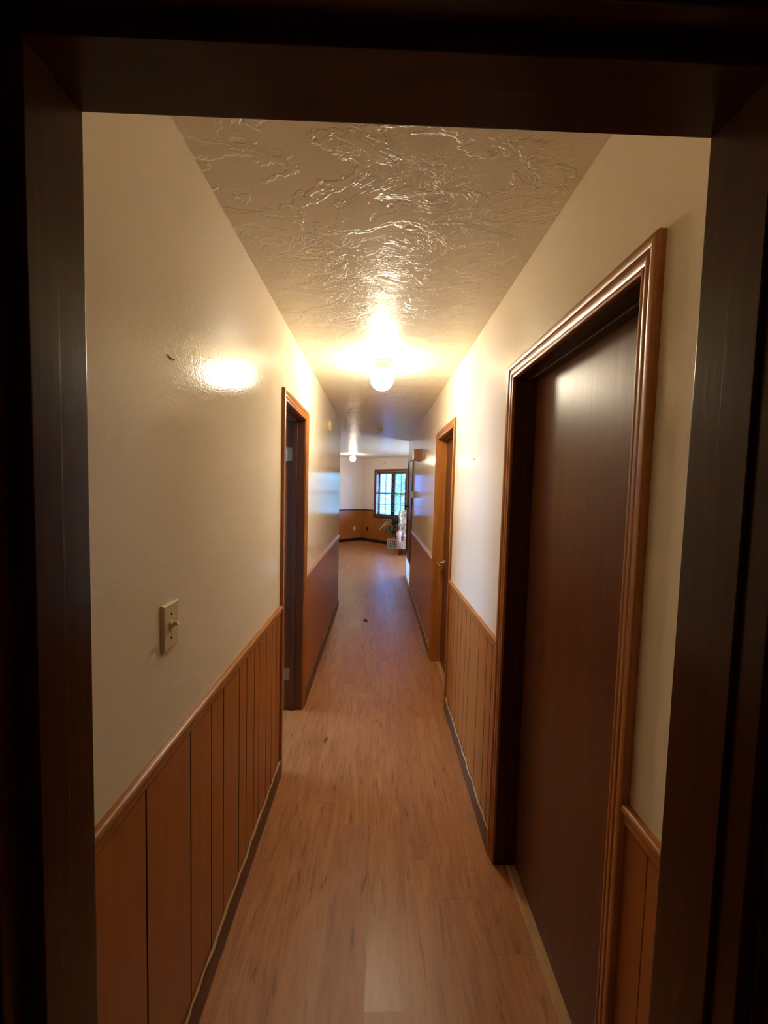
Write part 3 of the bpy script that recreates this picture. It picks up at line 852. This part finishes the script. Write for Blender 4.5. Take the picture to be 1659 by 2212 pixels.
pc = CM @ Vector((cw*.55, cd*.5, 0))
pl = empty('potted_plant', (pc.x, pc.y, .012), 'broad leaved green plant drooping out of the white crate', 'plant')
bm = B(); lathe(bm, [(0, .0125), (.085, .0125), (.105, .20), (.112, .205), (.112, .225), (.102, .225), (.098, .205), (0, .2)], (pc.x, pc.y, 0), 28)
obj('pot', bm, M['pot'], pl, smooth=True)
def leaf(bm, root, tip, up, wid, nrm=Vector((0, 0, 1))):
    root, tip = Vector(root), Vector(tip)
    seg = 12; L0 = []; C0 = []; R0 = []
    side = (tip-root).cross(Vector((0, 0, 1)))
    side = side.normalized() if side.length > 1e-4 else Vector((1, 0, 0))
    for i in range(seg+1):
        t = i/seg
        p = root.lerp(tip, t) + Vector((0, 0, up*4*t*(1-t)))
        tt = max(0, (t-.35)/.65)
        w = wid*math.sin(PI*min(1, tt))**.8*(1-.35*tt) if tt > 0 else .004
        w = max(w, .003)
        L0.append(bm.verts.new(p - side*w + Vector((0, 0, -.35*w)))); C0.append(bm.verts.new(p)); R0.append(bm.verts.new(p + side*w + Vector((0, 0, -.35*w))))
    for i in range(seg):
        bm.faces.new((L0[i], L0[i+1], C0[i+1], C0[i])); bm.faces.new((C0[i], C0[i+1], R0[i+1], R0[i]))
rt = Vector((pc.x, pc.y, .20))
LV = [((.05, 10.42, .45), .36, .075, 1), ((.22, 10.38, .38), .30, .07, 0), ((.30, 10.33, .36), .26, .07, 0), ((.36, 10.30, .40), .34, .07, 0),
      ((.16, 10.62, .62), .28, .08, 1), ((.42, 10.28, .34), .22, .06, 0), ((.26, 10.75, .74), .22, .07, 0), ((.52, 10.30, .55), .28, .07, 0),
      ((.50, 10.62, .84), .14, .07, 0), ((.70, 10.42, .62), .26, .07, 0), ((.75, 10.62, .66), .22, .07, 0), ((.40, 10.48, .80), .14, .065, 0)]
for tip, up, wd, c in LV:
    wd *= 1.3; up *= .9
    bm = B(); leaf(bm, rt + Vector((random.uniform(-.03, .03), random.uniform(-.03, .03), 0)), tip, up, wd)
    o = obj('leaf', bm, M['leaf_pale'] if c else M['leaf'], pl, smooth=True)
    md = o.modifiers.new('thick', 'SOLIDIFY'); md.thickness = .0012

# ------------------------------------------------------------------ armchair
AC = empty('armchair', (.92, 9.74, 0), 'floral covered armchair half hidden behind the right wall end', 'armchair', rz=math.radians(-6))
AM = WORLD['armchair']
def rbox(x0, x1, y0, y1, z0, z1, bv, m, name, rotx=0, piv=(0, 0, 0)):
    bm = B()
    Mr = AM @ Matrix.Translation(piv) @ Matrix.Rotation(rotx, 4, 'X') @ Matrix.Translation(-Vector(piv))
    box(bm, x0, x1, y0, y1, z0, z1, bevel=bv, seg=5, M=Mr)
    return obj(name, bm, m, AC, smooth=True)
rbox(-.37, .37, -.34, .36, .15, .34, .03, M['pinkfab'], 'seat_base')
rbox(-.26, .26, -.33, .24, .34, .48, .05, M['pinkfab'], 'seat_cushion')
rbox(-.37, .37, .20, .38, .30, 1.04, .06, M['floral'], 'backrest', math.radians(-8), (0, .3, .3))
for sx in (-1, 1):
    bm = B()
    prof = [(-.05, .30), (-.05, .46), (-.062, .50), (-.055, .545), (-.02, .565), (.02, .565), (.05, .545), (.058, .50), (.05, .46), (.05, .30)]
    prof = [(-.05, .15)] + prof[1:-1] + [(.05, .15)]
    a = [bm.verts.new(AM @ Vector((sx*.36+p, -.34, z))) for p, z in prof]; b = [bm.verts.new(AM @ Vector((sx*.36+p, .30, z))) for p, z in prof]
    k = len(prof)
    for i in range(k): bm.faces.new((a[i], a[(i+1) % k], b[(i+1) % k], b[i]))
    bm.faces.new(a); bm.faces.new(list(reversed(b)))
    bmesh.ops.bevel(bm, geom=[e for e in bm.edges], offset=.008, segments=2, affect='EDGES')
    obj('arm', bm, M['pinkfab'], AC, smooth=True)
    bm = B()   # wing beside the back
    pr = [(.24, .54), (-.06, .56), (-.10, .70), (-.09, .90), (-.02, 1.01), (.14, 1.06), (.34, 1.05), (.34, .54)]
    a = [bm.verts.new(AM @ Vector((sx*.36-.035, y, z))) for y, z in pr]; b = [bm.verts.new(AM @ Vector((sx*.36+.035, y, z))) for y, z in pr]
    k = len(pr)
    for i in range(k): bm.faces.new((a[i], a[(i+1) % k], b[(i+1) % k], b[i]))
    bm.faces.new(a); bm.faces.new(list(reversed(b)))
    bmesh.ops.bevel(bm, geom=[e for e in bm.edges], offset=.018, segments=3, affect='EDGES')
    obj('wing', bm, M['floral'], AC, smooth=True)
    for y in (-.31, .32):
        bm = B(); tube(bm, [AM @ Vector((sx*.33, y, .16)), AM @ Vector((sx*.33, y, .08)), AM @ Vector((sx*.335, y*1.02, 0))], [.028, .024, .016], 14)
        obj('leg', bm, M['sash'], AC, smooth=True)

# ------------------------------------------------------------------ light
wd = bpy.data.worlds.new('world'); SC.world = wd; wd.use_nodes = True
bg = wd.node_tree.nodes['Background']
bg.inputs[0].default_value = (.25, .50, 1.0, 1); bg.inputs[1].default_value = 9.0

def area(name, loc, direction, sx, sy, power, col):
    d = bpy.data.lights.new(name, 'AREA'); d.shape = 'RECTANGLE'; d.size = sx; d.size_y = sy; d.energy = power; d.color = col
    o = bpy.data.objects.new(name, d); COL.objects.link(o); o.location = loc
    o.rotation_euler = Vector(direction).to_track_quat('-Z', 'Z').to_euler()
    return o
p = far_pt('R', (W2[0]+W2[1])/2, 1.43, -.2)
area('daylight_living_window', p, (-R2, -R2, .45), 1.6, 1.2, 85, (.50, .68, 1.0))
area('daylight_side_window', (-3.5, 3.1, 1.43), (1, 0, -.12), 1.1, 1.2, 15, (.62, .76, 1.0))

# ------------------------------------------------------------------ camera
f_px, yaw, pitch, roll, ch_ = 864, .017, -.0592, .0263, 1.5862
cy, sy, cp, sp = math.cos(yaw), math.sin(yaw), math.cos(pitch), math.sin(pitch)
fw = Vector((sy*cp, cy*cp, sp)); r0 = Vector((cy, -sy, 0)); u0 = r0.cross(fw)
r_ = r0*math.cos(roll) + u0*math.sin(roll); u_ = u0*math.cos(roll) - r0*math.sin(roll)
cam = bpy.data.cameras.new('camera'); co_ = bpy.data.objects.new('camera', cam); COL.objects.link(co_)
cam.sensor_fit = 'HORIZONTAL'; cam.sensor_width = 36; cam.lens = f_px/1659*36; cam.clip_start = .01
co_.matrix_world = Matrix(((r_.x, u_.x, -fw.x, 0), (r_.y, u_.y, -fw.y, 0), (r_.z, u_.z, -fw.z, ch_), (0, 0, 0, 1)))
SC.camera = co_
vs_ = SC.view_settings
vs_.view_transform = 'Standard'; vs_.look = 'None'; vs_.gamma = 1; vs_.use_curve_mapping = False; vs_.exposure = 1.72
SC.cycles.max_bounces = 16; SC.cycles.diffuse_bounces = 12; SC.cycles.glossy_bounces = 6
